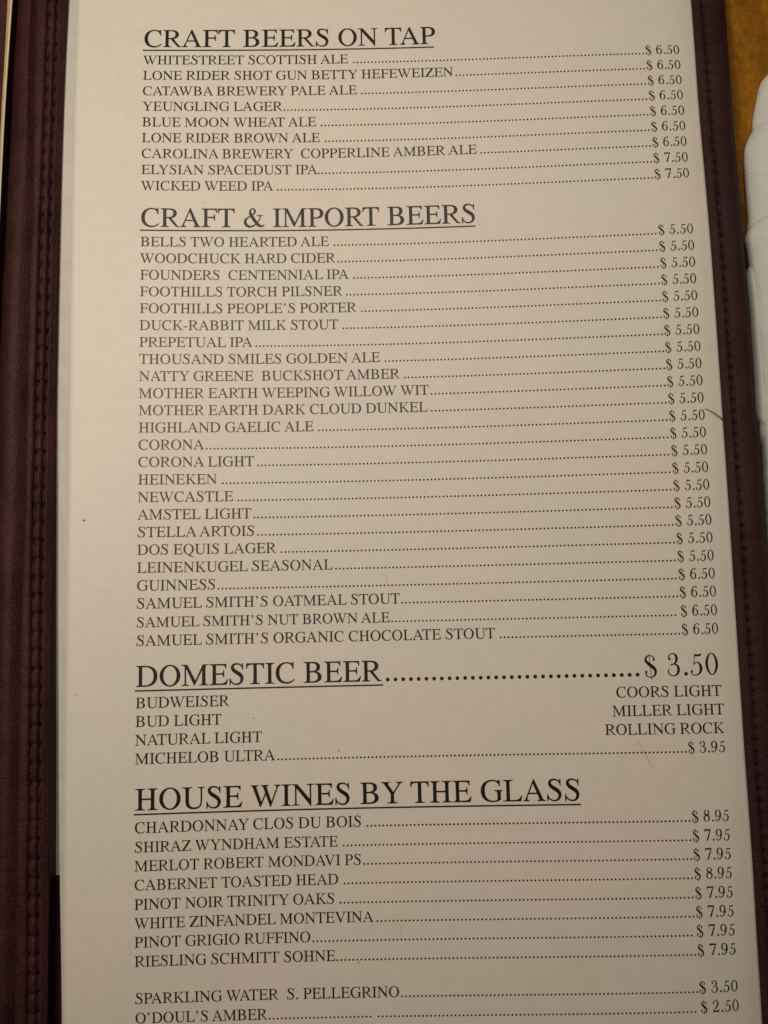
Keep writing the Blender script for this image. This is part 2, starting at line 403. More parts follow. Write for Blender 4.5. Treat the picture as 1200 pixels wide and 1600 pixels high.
link('lower_sheet', mesh('lower_sheet', V, F, 'lower_paper', 'lower_paper', mi=mi), label='greyer sheet peeking out along the left edge underneath the printed menu sheet', category='paper sheet')

# ---------------------------------------------------------------- lettering
def bez(p0, p1, p2, p3, n=7):
    out = []
    for i in range(1, n + 1):
        t = i / n; s = 1 - t
        out.append((s**3*p0[0] + 3*s*s*t*p1[0] + 3*s*t*t*p2[0] + t**3*p3[0],
                    s**3*p0[1] + 3*s*s*t*p1[1] + 3*s*t*t*p2[1] + t**3*p3[1]))
    return out

def path(*items):
    """points; a 3-tuple of points is a cubic (c1, c2, end) from the last point"""
    pts = [items[0]]
    for it in items[1:]:
        if isinstance(it[0], tuple):
            pts += bez(pts[-1], it[0], it[1], it[2])
        else:
            pts.append(it)
    return pts

def ell(cx, cy, rx, ry, n=28, e=1.0):
    pts = []
    for i in range(n):
        a = 2*math.pi*i/n
        c, s = math.cos(a), math.sin(a)
        pts.append((cx + rx*math.copysign(abs(c)**e, c), cy + ry*math.copysign(abs(s)**e, s)))
    return pts

def box(x0, y0, x1, y1):
    return [(x0, y0), (x1, y0), (x1, y1), (x0, y1)]

def serif(sx0, sx1, xl, xr, y=0, up=1, t=19, h=78):
    """bracketed serif on the stem sx0..sx1, from xl to xr; up=-1 for one at the top"""
    Y = lambda v: y + up*v
    return path((xl, Y(0)), (xr, Y(0)), (xr, Y(t)), ((sx1 + (xr-sx1)*.35, Y(t+5)), (sx1, Y(t+14)), (sx1, Y(h+t))),
                (sx0, Y(h+t)), ((sx0, Y(t+14)), (sx0 - (sx0-xl)*.35, Y(t+5)), (xl, Y(t))))

def stroke(pts, sub=5):
    """centre line of (x, y, width) smoothed, as an outline"""
    P = [pts[0]] + list(pts) + [pts[-1]]
    c = []
    for i in range(1, len(P)-2):
        for k in range(sub):
            t = k/sub
            c.append(tuple(.5*(2*P[i][j] + (P[i+1][j]-P[i-1][j])*t + (2*P[i-1][j]-5*P[i][j]+4*P[i+1][j]-P[i+2][j])*t*t
                           + (3*P[i][j]-P[i-1][j]-3*P[i+1][j]+P[i+2][j])*t**3) for j in range(3)))
    c.append(tuple(pts[-1]))
    L, R = [], []
    for i, (x, y, w) in enumerate(c):
        a = c[max(0, i-1)]; b = c[min(len(c)-1, i+1)]
        dx, dy = b[0]-a[0], b[1]-a[1]; d = math.hypot(dx, dy) or 1
        nx, ny = -dy/d*w/2, dx/d*w/2
        L.append((x+nx, y+ny)); R.append((x-nx, y-ny))
    return L + R[::-1]

def quads(pts, sub=5):
    """the same as a run of small quads, so that a line crossing itself stays filled"""
    o = stroke(pts, sub); n = len(o)//2; L = o[:n]; R = o[n:][::-1]
    return [('+', [L[i], L[i+1], R[i+1], R[i]]) for i in range(n-1)]

G = {}
def glyph(ch, adv, *shapes):
    out = []
    for s in shapes:
        if isinstance(s, list) and s and isinstance(s[0], tuple) and s[0][0] in ('+', '-'):
            out += s
        else:
            out.append(('+', s))
    G[ch] = (adv, out)
def cut(s): return [('-', s)]

H = 662
glyph('I', 333, box(115, 60, 217, 600), serif(115, 217, 18, 315), serif(115, 217, 18, 315, H, -1))
glyph('H', 722, box(119, 60, 221, 600), box(500, 60, 602, 600), box(210, 316, 510, 359),
      serif(119, 221, 19, 322), serif(119, 221, 19, 322, H, -1), serif(500, 602, 399, 702), serif(500, 602, 399, 702, H, -1))
TOPBAR = lambda x0, xe: path((x0, H), (xe-3, H), (xe, 519), (xe-25, 519), ((xe-38, 595), (xe-70, 622), (xe-150, 622)), (x0, 622))
MIDBAR = lambda x0: path((x0, 368), (380, 368), ((430, 368), (446, 390), (451, 456)), (474, 456), (474, 236), (451, 236),
                         ((445, 300), (430, 325), (380, 325)), (x0, 325))
glyph('E', 611, box(110, 60, 212, 600), serif(110, 212, 12, 230), serif(110, 212, 12, 230, H, -1), TOPBAR(120, 546), MIDBAR(200),
      path((120, 0), (555, 0), (597, 169), (569, 169), ((530, 85), (480, 40), (380, 40)), (120, 40)))
glyph('F', 556, box(110, 60, 212, 600), serif(110, 212, 12, 328), serif(110, 212, 12, 230, H, -1), TOPBAR(120, 546), MIDBAR(200))
glyph('L', 611, box(110, 60, 212, 600), serif(110, 212, 12, 230), serif(110, 212, 12, 318, H, -1),
      path((120, 0), (555, 0), (598, 174), (571, 174), ((530, 85), (480, 40), (380, 40)), (120, 40)))
glyph('T', 611, box(254, 60, 356, 640), serif(254, 356, 155, 455),
      path((17, 492), (40, 492), ((52, 590), (90, 620), (180, 622)), (430, 622), ((520, 620), (558, 590), (570, 492)), (593, 492), (588, H), (22, H)))
glyph('A', 722, path((338, 674), (367, 674), (612, 106), ((630, 60), (655, 22), (706, 19)), (706, 0), (451, 0), (451, 19),
                     ((505, 21), (525, 42), (510, 95)), (322, 560)),
      path((342, 674), (367, 640), (160, 150), ((135, 85), (140, 22), (213, 19)), (213, 0), (15, 0), (15, 19), ((62, 24), (80, 50), (114, 128))),
      box(185, 216, 480, 257))
glyph('V', 722, path((16, H), (16, 643), ((62, 636), (80, 610), (100, 565)), (348, -11), (378, -11), (402, 120), (216, 560),
                     ((190, 625), (215, 640), (291, 643)), (291, H)),
      path((350, -11), (368, -11), (598, 552), ((622, 610), (650, 640), (697, 643)), (697, H), (482, H), (482, 643),
           ((560, 638), (580, 612), (556, 552)), (368, 95)))
glyph('W', 944, path((5, H), (5, 643), ((45, 636), (62, 610), (80, 560)), (288, -11), (316, -11), (340, 110), (186, 560),
                     ((166, 622), (180, 640), (250, 643)), (250, H)),
      path((290, -11), (310, -11), (484, 400), (462, 452), (322, 112)),
      path((325, H), (325, 643), ((372, 636), (388, 610), (406, 560)), (604, -11), (632, -11), (656, 110), (508, 560),
           ((488, 622), (505, 640), (574, 643)), (574, H)),
      path((606, -11), (626, -11), (838, 560), ((860, 612), (885, 638), (932, 643)), (932, H), (733, H), (733, 643),
           ((800, 638), (818, 612), (798, 555)), (630, 105)))
glyph('Y', 722, box(311, 60, 413, 305), serif(311, 413, 207, 520),
      path((22, H), (22, 643), ((75, 636), (92, 622), (125, 572)), (311, 300), (311, 270), (413, 270), (413, 318), (232, 590),
           ((210, 625), (230, 640), (305, 643)), (305, H)),
      path((360, 300), (413, 300), (582, 560), ((620, 618), (655, 640), (703, 643)), (703, H), (478, H), (478, 643),
           ((560, 638), (572, 618), (546, 572)), (385, 330)))
glyph('M', 889, path((12, H), (190, H), (447, 146), (424, 0), (408, 0), (147, 560), (115, 612), (12, 643)),
      path((408, 0), (424, 0), (692, 560), (692, H), (684, H), (430, 118)),
      box(106, 60, 148, 625), serif(106, 148, 12, 243, h=50), box(662, 60, 764, 640), serif(662, 764, 565, 863), path((670, H), (863, H), (863, 643), ((800, 640), (764, 630), (764, 575)), (670, 575)))
glyph('N', 722, path((12, H), (182, H), (606, 150), (612, -11), (592, -11), (147, 545), (115, 612), (12, 643)),
      box(110, 60, 152, 625), serif(110, 152, 12, 250, h=50), box(572, -11, 613, 600), serif(572, 613, 480, 707, H, -1, h=50))
glyph('U', 722, serif(119, 221, 14, 326, H, -1), serif(585, 627, 494, 705, H, -1, h=50),
      path((119, 600), (119, 235), ((119, 60), (200, -14), (370, -14)), ((530, -14), (627, 55), (627, 235)), (627, 600),
           (585, 600), (585, 240), ((585, 100), (530, 35), (395, 35)), ((265, 35), (221, 100), (221, 235)), (221, 600)))
glyph('O', 722, ell(361, 331, 327, 345), cut(ell(361, 331, 215, 309)))
glyph('Q', 722, ell(361, 331, 327, 345), cut(ell(361, 331, 215, 309)),
      path((300, -5), ((380, -90), (470, -178), (701, -178)), (701, -159), ((600, -150), (530, -110), (450, 0))))
glyph('C', 667, path((633, 113), ((570, 30), (480, -14), (372, -14)), ((160, -14), (28, 130), (28, 331)), ((28, 540), (170, 676), (380, 676)),
                     ((460, 676), (510, 643), (540, 643)), ((560, 643), (570, 655), (577, 676)), (598, 676), (606, 453), (582, 453),
                     ((555, 570), (490, 638), (384, 638)), ((230, 638), (142, 520), (142, 335)), ((142, 150), (240, 34), (398, 34)),
                     ((480, 34), (550, 70), (614, 131))))
glyph('G', 722, path((650, 62), ((590, 10), (500, -14), (395, -14)), ((165, -14), (32, 130), (32, 331)), ((32, 540), (178, 676), (390, 676)),
                     ((475, 676), (535, 643), (568, 643)), ((588, 643), (598, 655), (606, 676)), (627, 676), (634, 480), (610, 480),
                     ((580, 585), (505, 638), (394, 638)), ((236, 638), (148, 520), (148, 335)), ((148, 140), (250, 24), (410, 24)),
                     ((480, 24), (520, 40), (548, 62))),
      box(548, 50, 650, 290), serif(548, 650, 450, 709, 354, -1, h=60))
glyph('D', 722, serif(103, 205, 16, 230), serif(103, 205, 16, 230, H, -1),
      path((103, H), (300, H), ((545, H), (685, 540), (685, 337)), ((685, 125), (545, 0), (300, 0)), (103, 0)),
      cut(path((205, 622), (285, 622), ((480, 622), (570, 515), (570, 332)), ((570, 150), (480, 40), (285, 40)), (205, 40))))
glyph('B', 667, serif(113, 215, 17, 230), serif(113, 215, 17, 230, H, -1),
      path((113, H), (320, H), ((470, H), (548, 600), (548, 502)), ((548, 420), (500, 370), (415, 352)), ((530, 335), (593, 270), (593, 180)),
           ((593, 70), (500, 0), (330, 0)), (113, 0)),
      cut(path((215, 622), (300, 622), ((400, 622), (437, 575), (437, 500)), ((437, 415), (390, 372), (300, 370)), (215, 370))),
      cut(path((215, 330), (310, 330), ((420, 328), (476, 275), (476, 185)), ((476, 95), (420, 42), (310, 40)), (215, 40))))
glyph('P', 556, box(100, 60, 202, 300), serif(100, 202, 16, 296), serif(100, 202, 16, 220, H, -1),
      path((100, H), (290, H), ((450, H), (542, 595), (542, 480)), ((542, 360), (450, 288), (300, 288)), ((250, 288), (230, 290), (202, 294)), (100, 294)),
      cut(path((202, 620), (270, 620), ((375, 620), (428, 570), (428, 475)), ((428, 375), (370, 330), (270, 330)), (202, 334))))
glyph('R', 667, box(102, 60, 204, 320), serif(102, 204, 17, 294), serif(102, 204, 17, 220, H, -1),
      path((102, H), (300, H), ((460, H), (559, 600), (559, 495)), ((559, 390), (480, 332), (360, 315)), (102, 315)),
      cut(path((204, 622), (285, 622), ((395, 622), (446, 575), (446, 490)), ((446, 395), (380, 352), (280, 350)), (204, 350))),
      path((262, 330), (488, 56), ((515, 25), (530, 0), (560, 0)), (659, 0), (659, 19), ((610, 22), (585, 45), (560, 74)), (368, 330)))
glyph('K', 722, box(130, 60, 232, 600), serif(130, 232, 34, 335), serif(130, 232, 34, 335, H, -1),
      path((225, 300), (265, 330), (480, 565), ((515, 615), (490, 640), (430, 643)), (430, H), (672, H), (672, 643), ((610, 640), (565, 610), (520, 565)), (305, 340), (232, 265)),
      path((268, 352), (500, 80), ((535, 40), (530, 22), (470, 19)), (470, 0), (723, 0), (723, 19), ((670, 24), (640, 45), (605, 85)), (345, 400)))
glyph('S', 556, stroke([(459, 490, 22), (440, 555, 28), (395, 615, 34), (320, 653, 40), (240, 656, 46), (165, 630, 62), (130, 570, 82), (140, 500, 96),
                        (200, 430, 108), (290, 370, 114), (375, 310, 112), (428, 235, 100), (436, 160, 88), (405, 75, 70), (340, 20, 50), (265, 6, 42),
                        (180, 22, 38), (110, 75, 32), (72, 140, 26), (57, 200, 20)]),
      path((470, 463), (448, 463), (438, 560), (430, 640), ((440, 645), (444, 660), (448, 676)), (470, 676)),
      path((42, 199), (64, 199), (84, 90), (80, 30), ((68, 20), (64, 0), (62, -14)), (42, -14)))
glyph('Z', 611, path((31, H), (573, H), (585, 640), (172, 40), (130, 20), (9, 22), (430, 620), (31, 622)),
      path((55, H), (31, 498), (54, 498), ((75, 590), (110, 622), (200, 622)), (260, H)),
      path((9, 0), (575, 0), (597, 172), (570, 172), ((540, 80), (500, 40), (400, 40)), (120, 40), (9, 22)))
glyph('&', 778, *[q for q in [quads([(745, 78, 26), (700, 40, 44), (640, 28, 62), (575, 55, 92), (500, 120, 104), (400, 260, 104), (310, 400, 96), (268, 500, 80),
                        (268, 580, 58), (300, 640, 40), (350, 658, 34), (405, 635, 50), (425, 575, 62), (405, 500, 52), (340, 430, 36), (240, 370, 34),
                        (150, 310, 52), (100, 240, 78), (95, 160, 92), (130, 80, 92), (200, 30, 76), (280, 15, 60), (370, 40, 44), (450, 100, 34),
                        (530, 190, 32), (585, 290, 30), (610, 370, 28)])]], serif(590, 620, 488, 702, 424, -1, h=30))
glyph("'", 333, ell(145, 612, 56, 60, 16), path((196, 640), ((212, 560), (180, 480), (90, 436)), (82, 452), ((135, 485), (160, 520), (150, 565))))
glyph('-', 333, box(39, 194, 285, 257))
glyph('.', 250, ell(125, 44, 55, 55, 14))
G[' '] = (250, [])

# the narrower old-style roman of the prices; digits drawn on their own
def D7(p):   # helper grid for the digits that were sketched on a 7.5x raster
    return p
def cv(pts, x0, yb):
    return [((x-x0)/352*1000 + 40, (yb-y)/377*1000 - 12) + tuple(r) for x, y, *r in pts]
glyph('p$', 545, *[stroke(cv([(326, 128, 46), (318, 108, 34), (300, 94, 26), (275, 88, 24), (243, 96, 44), (224, 122, 66), (226, 152, 84), (252, 182, 100),
                              (290, 212, 106), (325, 244, 98), (338, 280, 84), (328, 318, 62), (305, 340, 38), (278, 348, 26), (245, 340, 30), (222, 318, 36), (214, 298, 44)], 205, 335)),
                   ell(*cv([(320, 138)], 205, 335)[0], 36, 40, 14), ell(*cv([(224, 282)], 205, 335)[0], 40, 42, 14),
                   cv([(265, 60), (271, 60), (288, 378), (282, 378)], 205, 335)])
glyph('p3', 545, stroke(cv([(490, 132, 40), (496, 104, 34), (515, 84, 28), (545, 75, 26), (575, 88, 56), (590, 120, 84), (586, 160, 78), (565, 192, 44), (535, 207, 24)], 475, 342)),
      stroke(cv([(540, 203, 20), (575, 205, 40), (602, 232, 76), (608, 272, 88), (595, 312, 70), (568, 336, 36), (540, 341, 26), (508, 332, 34), (488, 306, 44), (484, 280, 34), (494, 255, 16)], 475, 342)),
      ell(*cv([(504, 138)], 475, 342)[0], 42, 38, 14), ell(*cv([(524, 207)], 475, 342)[0], 32, 26, 12))
glyph('p5', 545, cv([(797, 78), (820, 84), (850, 84), (886, 74), (876, 98), (855, 106), (797, 106)], 738, 335),
      cv([(797, 80), (803, 90), (786, 212), (779, 212)], 738, 335),
      stroke(cv([(781, 208, 20), (800, 186, 26), (828, 180, 30), (853, 195, 62), (870, 235, 88), (866, 278, 84), (845, 312, 54), (815, 330, 32), (785, 330, 28), (760, 316, 36), (749, 294, 40)], 738, 335)),
      ell(*cv([(757, 283)], 738, 335)[0], 38, 38, 14))
glyph('p0', 545, ell(252, 344, 218, 356, 28, 1.08), cut(ell(252, 344, 134, 330, 28, 1.12)))
six = [stroke([(425, 590, 34), (400, 655, 34), (345, 685, 26), (270, 665, 34), (180, 580, 62), (115, 450, 80), (90, 300, 88), (100, 170, 84), (150, 60, 56), (250, 0, 26)]),
       ell(405, 600, 36, 38, 14)]
glyph('p6', 545, six[0], ell(265, 215, 200, 227, 28), cut(ell(262, 217, 118, 200, 24)), six[1])
def flip(s): return [(520-x, 690-y) for x, y in s]
glyph('p9', 545, flip(six[0]), flip(ell(265, 215, 200, 227, 28)), cut(flip(ell(262, 217, 118, 200, 24))), flip(six[1]))
glyph('p7', 545, path((60, 690), (478, 690), (478, 640), (80, 606), (66, 520), (42, 520)), box(66, 606, 470, 690),
      path((478, 690), (478, 640), (270, 0), (178, 0), (300, 340), (430, 615)))
glyph('p8', 545, ell(255, 525, 180, 170, 26), cut(ell(250, 532, 108, 146, 22)), ell(255, 190, 214, 200, 28), cut(ell(258, 182, 132, 172, 24)),
      path((120, 460), (170, 400), (360, 270), (440, 300), (400, 360), (190, 470)))
glyph('p2', 545, stroke([(75, 520, 40), (90, 600, 36), (150, 665, 30), (240, 685, 30), (340, 640, 62), (382, 540, 88), (360, 420, 84), (280, 290, 62), (160, 160, 40), (55, 35, 30)]),
      ell(100, 525, 46, 44, 14), path((40, 0), (440, 0), (470, 160), (448, 160), ((430, 100), (400, 84), (340, 84)), (120, 84)))
glyph('p.', 234, ell(122, 46, 58, 58, 16))
G['p '] = (250, [])

BOLD = 5.0
def fatten(pts, d):
    """push an outline outwards by d units (ink spread)"""
    n = len(pts)
    A = sum(pts[i][0]*pts[(i+1) % n][1]-pts[(i+1) % n][0]*pts[i][1] for i in range(n))
    sg = 1 if A > 0 else -1
    out = []
    for i in range(n):
        (ax, ay), (bx, by), (cx, cy) = pts[i-1], pts[i], pts[(i+1) % n]
        e1 = (bx-ax, by-ay); e2 = (cx-bx, cy-by)
        l1 = math.hypot(*e1) or 1; l2 = math.hypot(*e2) or 1
        nx = e1[1]/l1+e2[1]/l2; ny = -e1[0]/l1-e2[0]/l2; l = math.hypot(nx, ny)
        if l < .3: out.append((bx, by)); continue
        k = sg*d*min(2.0/l, 1.8)
        out.append((bx+nx/l*k, by+ny/l*k))
    return out

def winding(px, py, pts):
    w = 0
    for (x0, y0), (x1, y1) in zip(pts, pts[1:] + pts[:1]):
        if (y0 <= py) != (y1 <= py) and ((x1-x0)*(py-y0)/(y1-y0) + x0) > px:
            w += 1 if y1 > y0 else -1
    return w

def tessellate(shapes, bold):
    """arrangement of the overlapping outlines, keeping the triangles that are ink"""
    shapes = [(op, fatten(pts, bold if op == '+' else -bold)) for op, pts in shapes]
    verts, edges = [], []
    for op, pts in shapes:
        b = len(verts); n = len(pts)
        verts += [mathutils.Vector((x*.001, y*.001)) for x, y in pts]
        edges += [(b+i, b+(i+1) % n) for i in range(n)]
    if not verts:
        return [], []
    vo, eo, fo, _, _, _ = mathutils.geometry.delaunay_2d_cdt(verts, edges, [], 0, 1e-6)
    tris = []
    for f in fo:
        cx = sum(vo[i].x for i in f)/len(f)*1000; cy = sum(vo[i].y for i in f)/len(f)*1000
        ink = False
        for op, pts in shapes:
            if winding(cx, cy, pts):
                ink = op == '+'
        if ink:
            tris.append(tuple(f))
    used = sorted({i for f in tris for i in f}); m = {v: k for k, v in enumerate(used)}
    return [(vo[i].x, vo[i].y) for i in used], [tuple(m[i] for i in f) for f in tris]
GLYPH = {ch: (adv*.001,) + tessellate(sh, 9.0 if len(ch) > 1 else 9.0 if ch == '.' else BOLD) for ch, (adv, sh) in G.items()}
for ch in [c for c in G if len(c) == 2]:      # the big price keeps the thinner strokes
    GLYPH['h'+ch[1]] = (G[ch][0]*.001,) + tessellate(G[ch][1], 3.0)


ADV = {k: v[0] for k, v in GLYPH.items()}
KERN = {'AT': -111, 'AV': -129, 'AW': -80, 'AY': -92, 'LT': -92, 'LV': -92, 'LW': -74, 'LY': -100, 'PA': -92, 'RT': -60, 'RV': -80, 'RW': -55,
        'RY': -55, 'TA': -80, 'TO': -18, 'VA': -129, 'WA': -111, 'YA': -92, 'FA': -74, 'VO': -40, ' A': -55, 'A ': -55, ' T': -18, ' Y': -37,
        'Y ': -37, 'L ': -37, 'P ': -37}
INK = .0035              # ink film sits this far (cm) above the card

class Print:
    def __init__(self): self.V = []; self.F = []
    def add(self, pts, tris):
        b = len(self.V)
        self.V += [W(x, y, Z(x, y)+INK) for x, y in pts]
        self.F += [tuple(b+i for i in f) for f in tris]
    def text(self, s, x, y, sx, sy, pre=''):
        for i, ch in enumerate(s):
            adv, vs, fs = GLYPH[pre+ch]
            self.add([(x+a*sx, y+b*sy) for a, b in vs], fs)
            x += (adv + (0 if pre else KERN.get(s[i:i+2], 0)*.001))*sx
        return x
    def dots(self, x0, x1, n, y, em, skip=()):
        adv, vs, fs = GLYPH['.']
        for i in range(n):
            if i in skip: continue
            cx = x0+(x1-x0)*i/(n-1); cy = y+.046*em
            self.add([(cx+(a-.125)*em, cy+(b-.044)*em) for a, b in vs], fs)
    def line(self, x0, x1, y, t):
        n = 60
        for i in range(n):
            a = x0+(x1-x0)*i/n; b_ = x0+(x1-x0)*(i+1)/n
            self.add([(a, y-t/2), (b_, y-t/2), (b_, y+t/2), (a, y+t/2)], [(0, 1, 2, 3)])
    def build(self, name, parent, **kw):
        return link(name, mesh(name, self.V, self.F, 'ink'), parent, **kw)

def price(s, x0, x1, y, em, pre='p'):
    """the price fitted between its measured ends"""
    t = '$ '+s; xs = []; x = 0
    for ch in t:
        adv, vs, fs = GLYPH[pre+ch]; xs += [x+a for a, b in vs]; x += adv
    sx = (x1-x0)/(max(xs)-min(xs))
    pr = Print(); pr.text(t, x0-min(xs)*sx, y, sx, em, pre); return pr

EM = .53
ROWS = [
    ('WHITESTREET SCOTTISH ALE', -0.009, 1.0119, (7.743, 18.4, 81), ('6.50', 18.494, 19.751)),
    ('LONE RIDER SHOT GUN BETTY HEFEWEIZEN', 0.612, 1.0145, (11.509, 18.395, 53), ('6.50', 18.491, 19.744)),
    ('CATAWBA BREWERY PALE ALE', 1.231, 1.0149, (8.015, 18.387, 79), ('6.50', 18.489, 19.739)),
    ('YEUNGLING LAGER', 1.841, 1.0139, (5.164, 18.388, 101), ('6.50', 18.488, 19.736)),
    ('BLUE MOON WHEAT ALE', 2.459, 1.0113, (6.521, 18.393, 91), ('6.50', 18.488, 19.733)),
    ('LONE RIDER BROWN ALE', 3.072, 1.0133, (6.653, 18.395, 90), ('6.50', 18.489, 19.732)),
    ('CAROLINA BREWERY  COPPERLINE AMBER ALE', 3.684, 1.0154, (12.313, 18.397, 47), ('6.50', 18.49, 19.731)),
    ('ELYSIAN SPACEDUST IPA', 4.299, 1.0132, (6.389, 18.403, 92), ('7.50', 18.492, 19.731)),
    ('WICKED WEED IPA', 4.915, 1.0051, (4.898, 18.399, 103), ('7.50', 18.495, 19.732)),
    ('BELLS TWO HEARTED ALE', 7.028, 1.0107, (6.919, 18.399, 88), ('5.50', 18.5, 19.734)),
    ('WOODCHUCK HARD CIDER', 7.646, 1.0125, (7.047, 18.404, 87), ('5.50', 18.499, 19.732)),
    ('FOUNDERS  CENTENNIAL IPA', 8.263, 1.0118, (7.598, 18.405, 83), ('5.50', 18.498, 19.73)),
    ('FOOTHILLS TORCH PILSNER', 8.88, 1.0143, (7.334, 18.408, 85), ('5.50', 18.497, 19.728)),
    ("FOOTHILLS PEOPLE'S PORTER", 9.497, 1.0141, (7.86, 18.409, 81), ('5.50', 18.496, 19.726)),
    ('DUCK-RABBIT MILK STOUT', 10.114, 1.0105, (7.19, 18.412, 86), ('5.50', 18.495, 19.725)),
    ('PREPETUAL IPA', 10.73, 1.0094, (4.085, 18.413, 109), ('5.50', 18.495, 19.724)),
    ('THOUSAND SMILES GOLDEN ALE', 11.346, 1.0126, (8.668, 18.417, 75), ('5.50', 18.494, 19.723)),
    ('NATTY GREENE  BUCKSHOT AMBER', 11.961, 1.0124, (9.339, 18.418, 70), ('5.50', 18.494, 19.722)),
    ('MOTHER EARTH WEEPING WILLOW WIT', 12.576, 1.0088, (10.271, 18.41, 62), ('5.50', 18.493, 19.721)),
    ('MOTHER EARTH DARK CLOUD DUNKEL', 13.188, 1.0118, (10.266, 18.403, 62), ('5.50', 18.493, 19.72)),
    ('HIGHLAND GAELIC ALE', 13.803, 1.0132, (6.266, 18.399, 93), ('5.50', 18.495, 19.722)),
    ('CORONA', 14.415, 1.013, (2.346, 18.398, 122), ('5.50', 18.497, 19.724)),
    ('CORONA LIGHT', 15.024, 1.0162, (4.118, 18.397, 109), ('5.50', 18.499, 19.726)),
    ('HEINEKEN', 15.641, 1.0108, (2.898, 18.398, 118), ('5.50', 18.5, 19.727)),
    ('NEWCASTLE', 16.252, 1.0177, (3.435, 18.4, 114), ('5.50', 18.501, 19.728)),
    ('AMSTEL LIGHT', 16.862, 1.0172, (3.984, 18.405, 110), ('5.50', 18.502, 19.729)),
    ('STELLA ARTOIS', 17.471, 1.0227, (4.114, 18.406, 109), ('5.50', 18.504, 19.729)),
    ('DOS EQUIS LAGER', 18.081, 1.0173, (4.918, 18.408, 103), ('5.50', 18.504, 19.73)),
    ('LEINENKUGEL SEASONAL', 18.695, 1.015, (6.792, 18.403, 89), ('5.50', 18.505, 19.73)),
    ('GUINNESS', 19.308, 1.0195, (2.753, 18.405, 119), ('6.50', 18.505, 19.73)),
    ("SAMUEL SMITH'S OATMEAL STOUT", 19.919, 1.0112, (9.059, 18.415, 72), ('6.50', 18.506, 19.73)),
    ("SAMUEL SMITH'S NUT BROWN ALE", 20.552, 0.9718, (8.696, 18.319, 74), ('6.50', 18.505, 19.729)),
    ("SAMUEL SMITH'S ORGANIC CHOCOLATE STOUT", 21.177, 1.0123, (12.396, 18.41, 46), ('6.50', 18.504, 19.728)),
    ('BUDWEISER', 23.254, 1.0089, None, None),
    ('BUD LIGHT', 23.868, 1.0092, None, None),
    ('NATURAL LIGHT', 24.481, 1.0108, None, None),
    ('MICHELOB ULTRA', 25.094, 1.0092, (4.753, 18.403, 104), ('3.95', 18.492, 19.72)),
    ('CHARDONNAY CLOS DU BOIS', 27.333, 1.0153, (7.716, 18.408, 82), ('8.95', 18.491, 19.716)),
    ('SHIRAZ WYNDHAM ESTATE', 27.953, 0.9701, (6.915, 18.4, 88), ('7.95', 18.484, 19.714)),
    ('MERLOT ROBERT MONDAVI PS', 28.559, 0.9729, (7.585, 18.4, 83), ('7.95', 18.479, 19.713)),
    ('CABERNET TOASTED HEAD', 29.171, 0.9714, (6.92, 18.393, 88), ('8.95', 18.474, 19.712)),
    ('PINOT NOIR TRINITY OAKS', 29.787, 0.9722, (6.778, 18.383, 89), ('7.95', 18.469, 19.712)),
    ('WHITE ZINFANDEL MONTEVINA', 30.393, 0.9722, (7.991, 18.379, 79), ('7.95', 18.466, 19.714)),
    ('PINOT GRIGIO RUFFINO', 30.996, 0.9719, (5.86, 18.293, 95), ('7.95', 18.464, 19.717)),
    ('RIESLING SCHMITT SOHNE', 31.607, 0.9722, (6.642, 18.379, 90), ('7.95', 18.463, 19.721)),
    ('SPARKLING WATER  S. PELLEGRINO', 32.79, 0.9727, (8.742, 18.393, 74), ('3.50', 18.467, 19.741)),
    ("O'DOUL'S AMBER", 33.415, 0.9594, (4.388, 18.305, 106), ('2.50', 18.494, 19.754)),
]

for txt, y, k, d, pz in ROWS:
    em = EM*k; ey = EM*(1.012 if k > 1 else .974)
    pr = Print(); pr.text(txt, 0, -y, em, ey)
    o = pr.build('menu_item', card)
    if d:
        q = Print(); q.dots(d[0], d[1], d[2], -y, ey, (26,) if txt.startswith("O'D") else ()); q.build('dot_leader', o)
        price(pz[0], pz[1], pz[2], -y, EM*1.0).build('price', o)
for txt, y, x0, x1 in (('COORS LIGHT', 23.245, 16.202, 19.701), ('MILLER LIGHT', 23.862, 16.05, 19.72), ('ROLLING ROCK', 24.476, 15.776, 19.717)):
    pr = Print(); x = 0
    pr.text(txt, x0-.01, -y, EM*1.010, EM*1.012); pr.build('menu_item', card)
HE = 1.0514
for txt, y, k, ul in (('CRAFT BEERS ON TAP', .7129, .9944, 10.72), ('CRAFT & IMPORT BEERS', -6.2957, .9919, 12.02),
                      ('DOMESTIC BEER', -22.5436, .9974, 8.345), ('HOUSE WINES BY THE GLASS', -26.5948, 1.016, 14.86)):
    pr = Print(); pr.text(txt, 0, y, HE*k, HE)
    o = pr.build('section_heading', card, label='large underlined heading reading '+txt.lower().replace('&', 'and'))
    u = Print(); u.line(-.02, ul, y-.133, .052); u.build('underline', o)
    if txt.startswith('DOMESTIC'):
        q = Print(); q.dots(8.503, 16.947, 33, y, HE); q.build('dot_leader', o)
        price('3.50', 17.192, 19.650, y, HE, 'h').build('price', o)

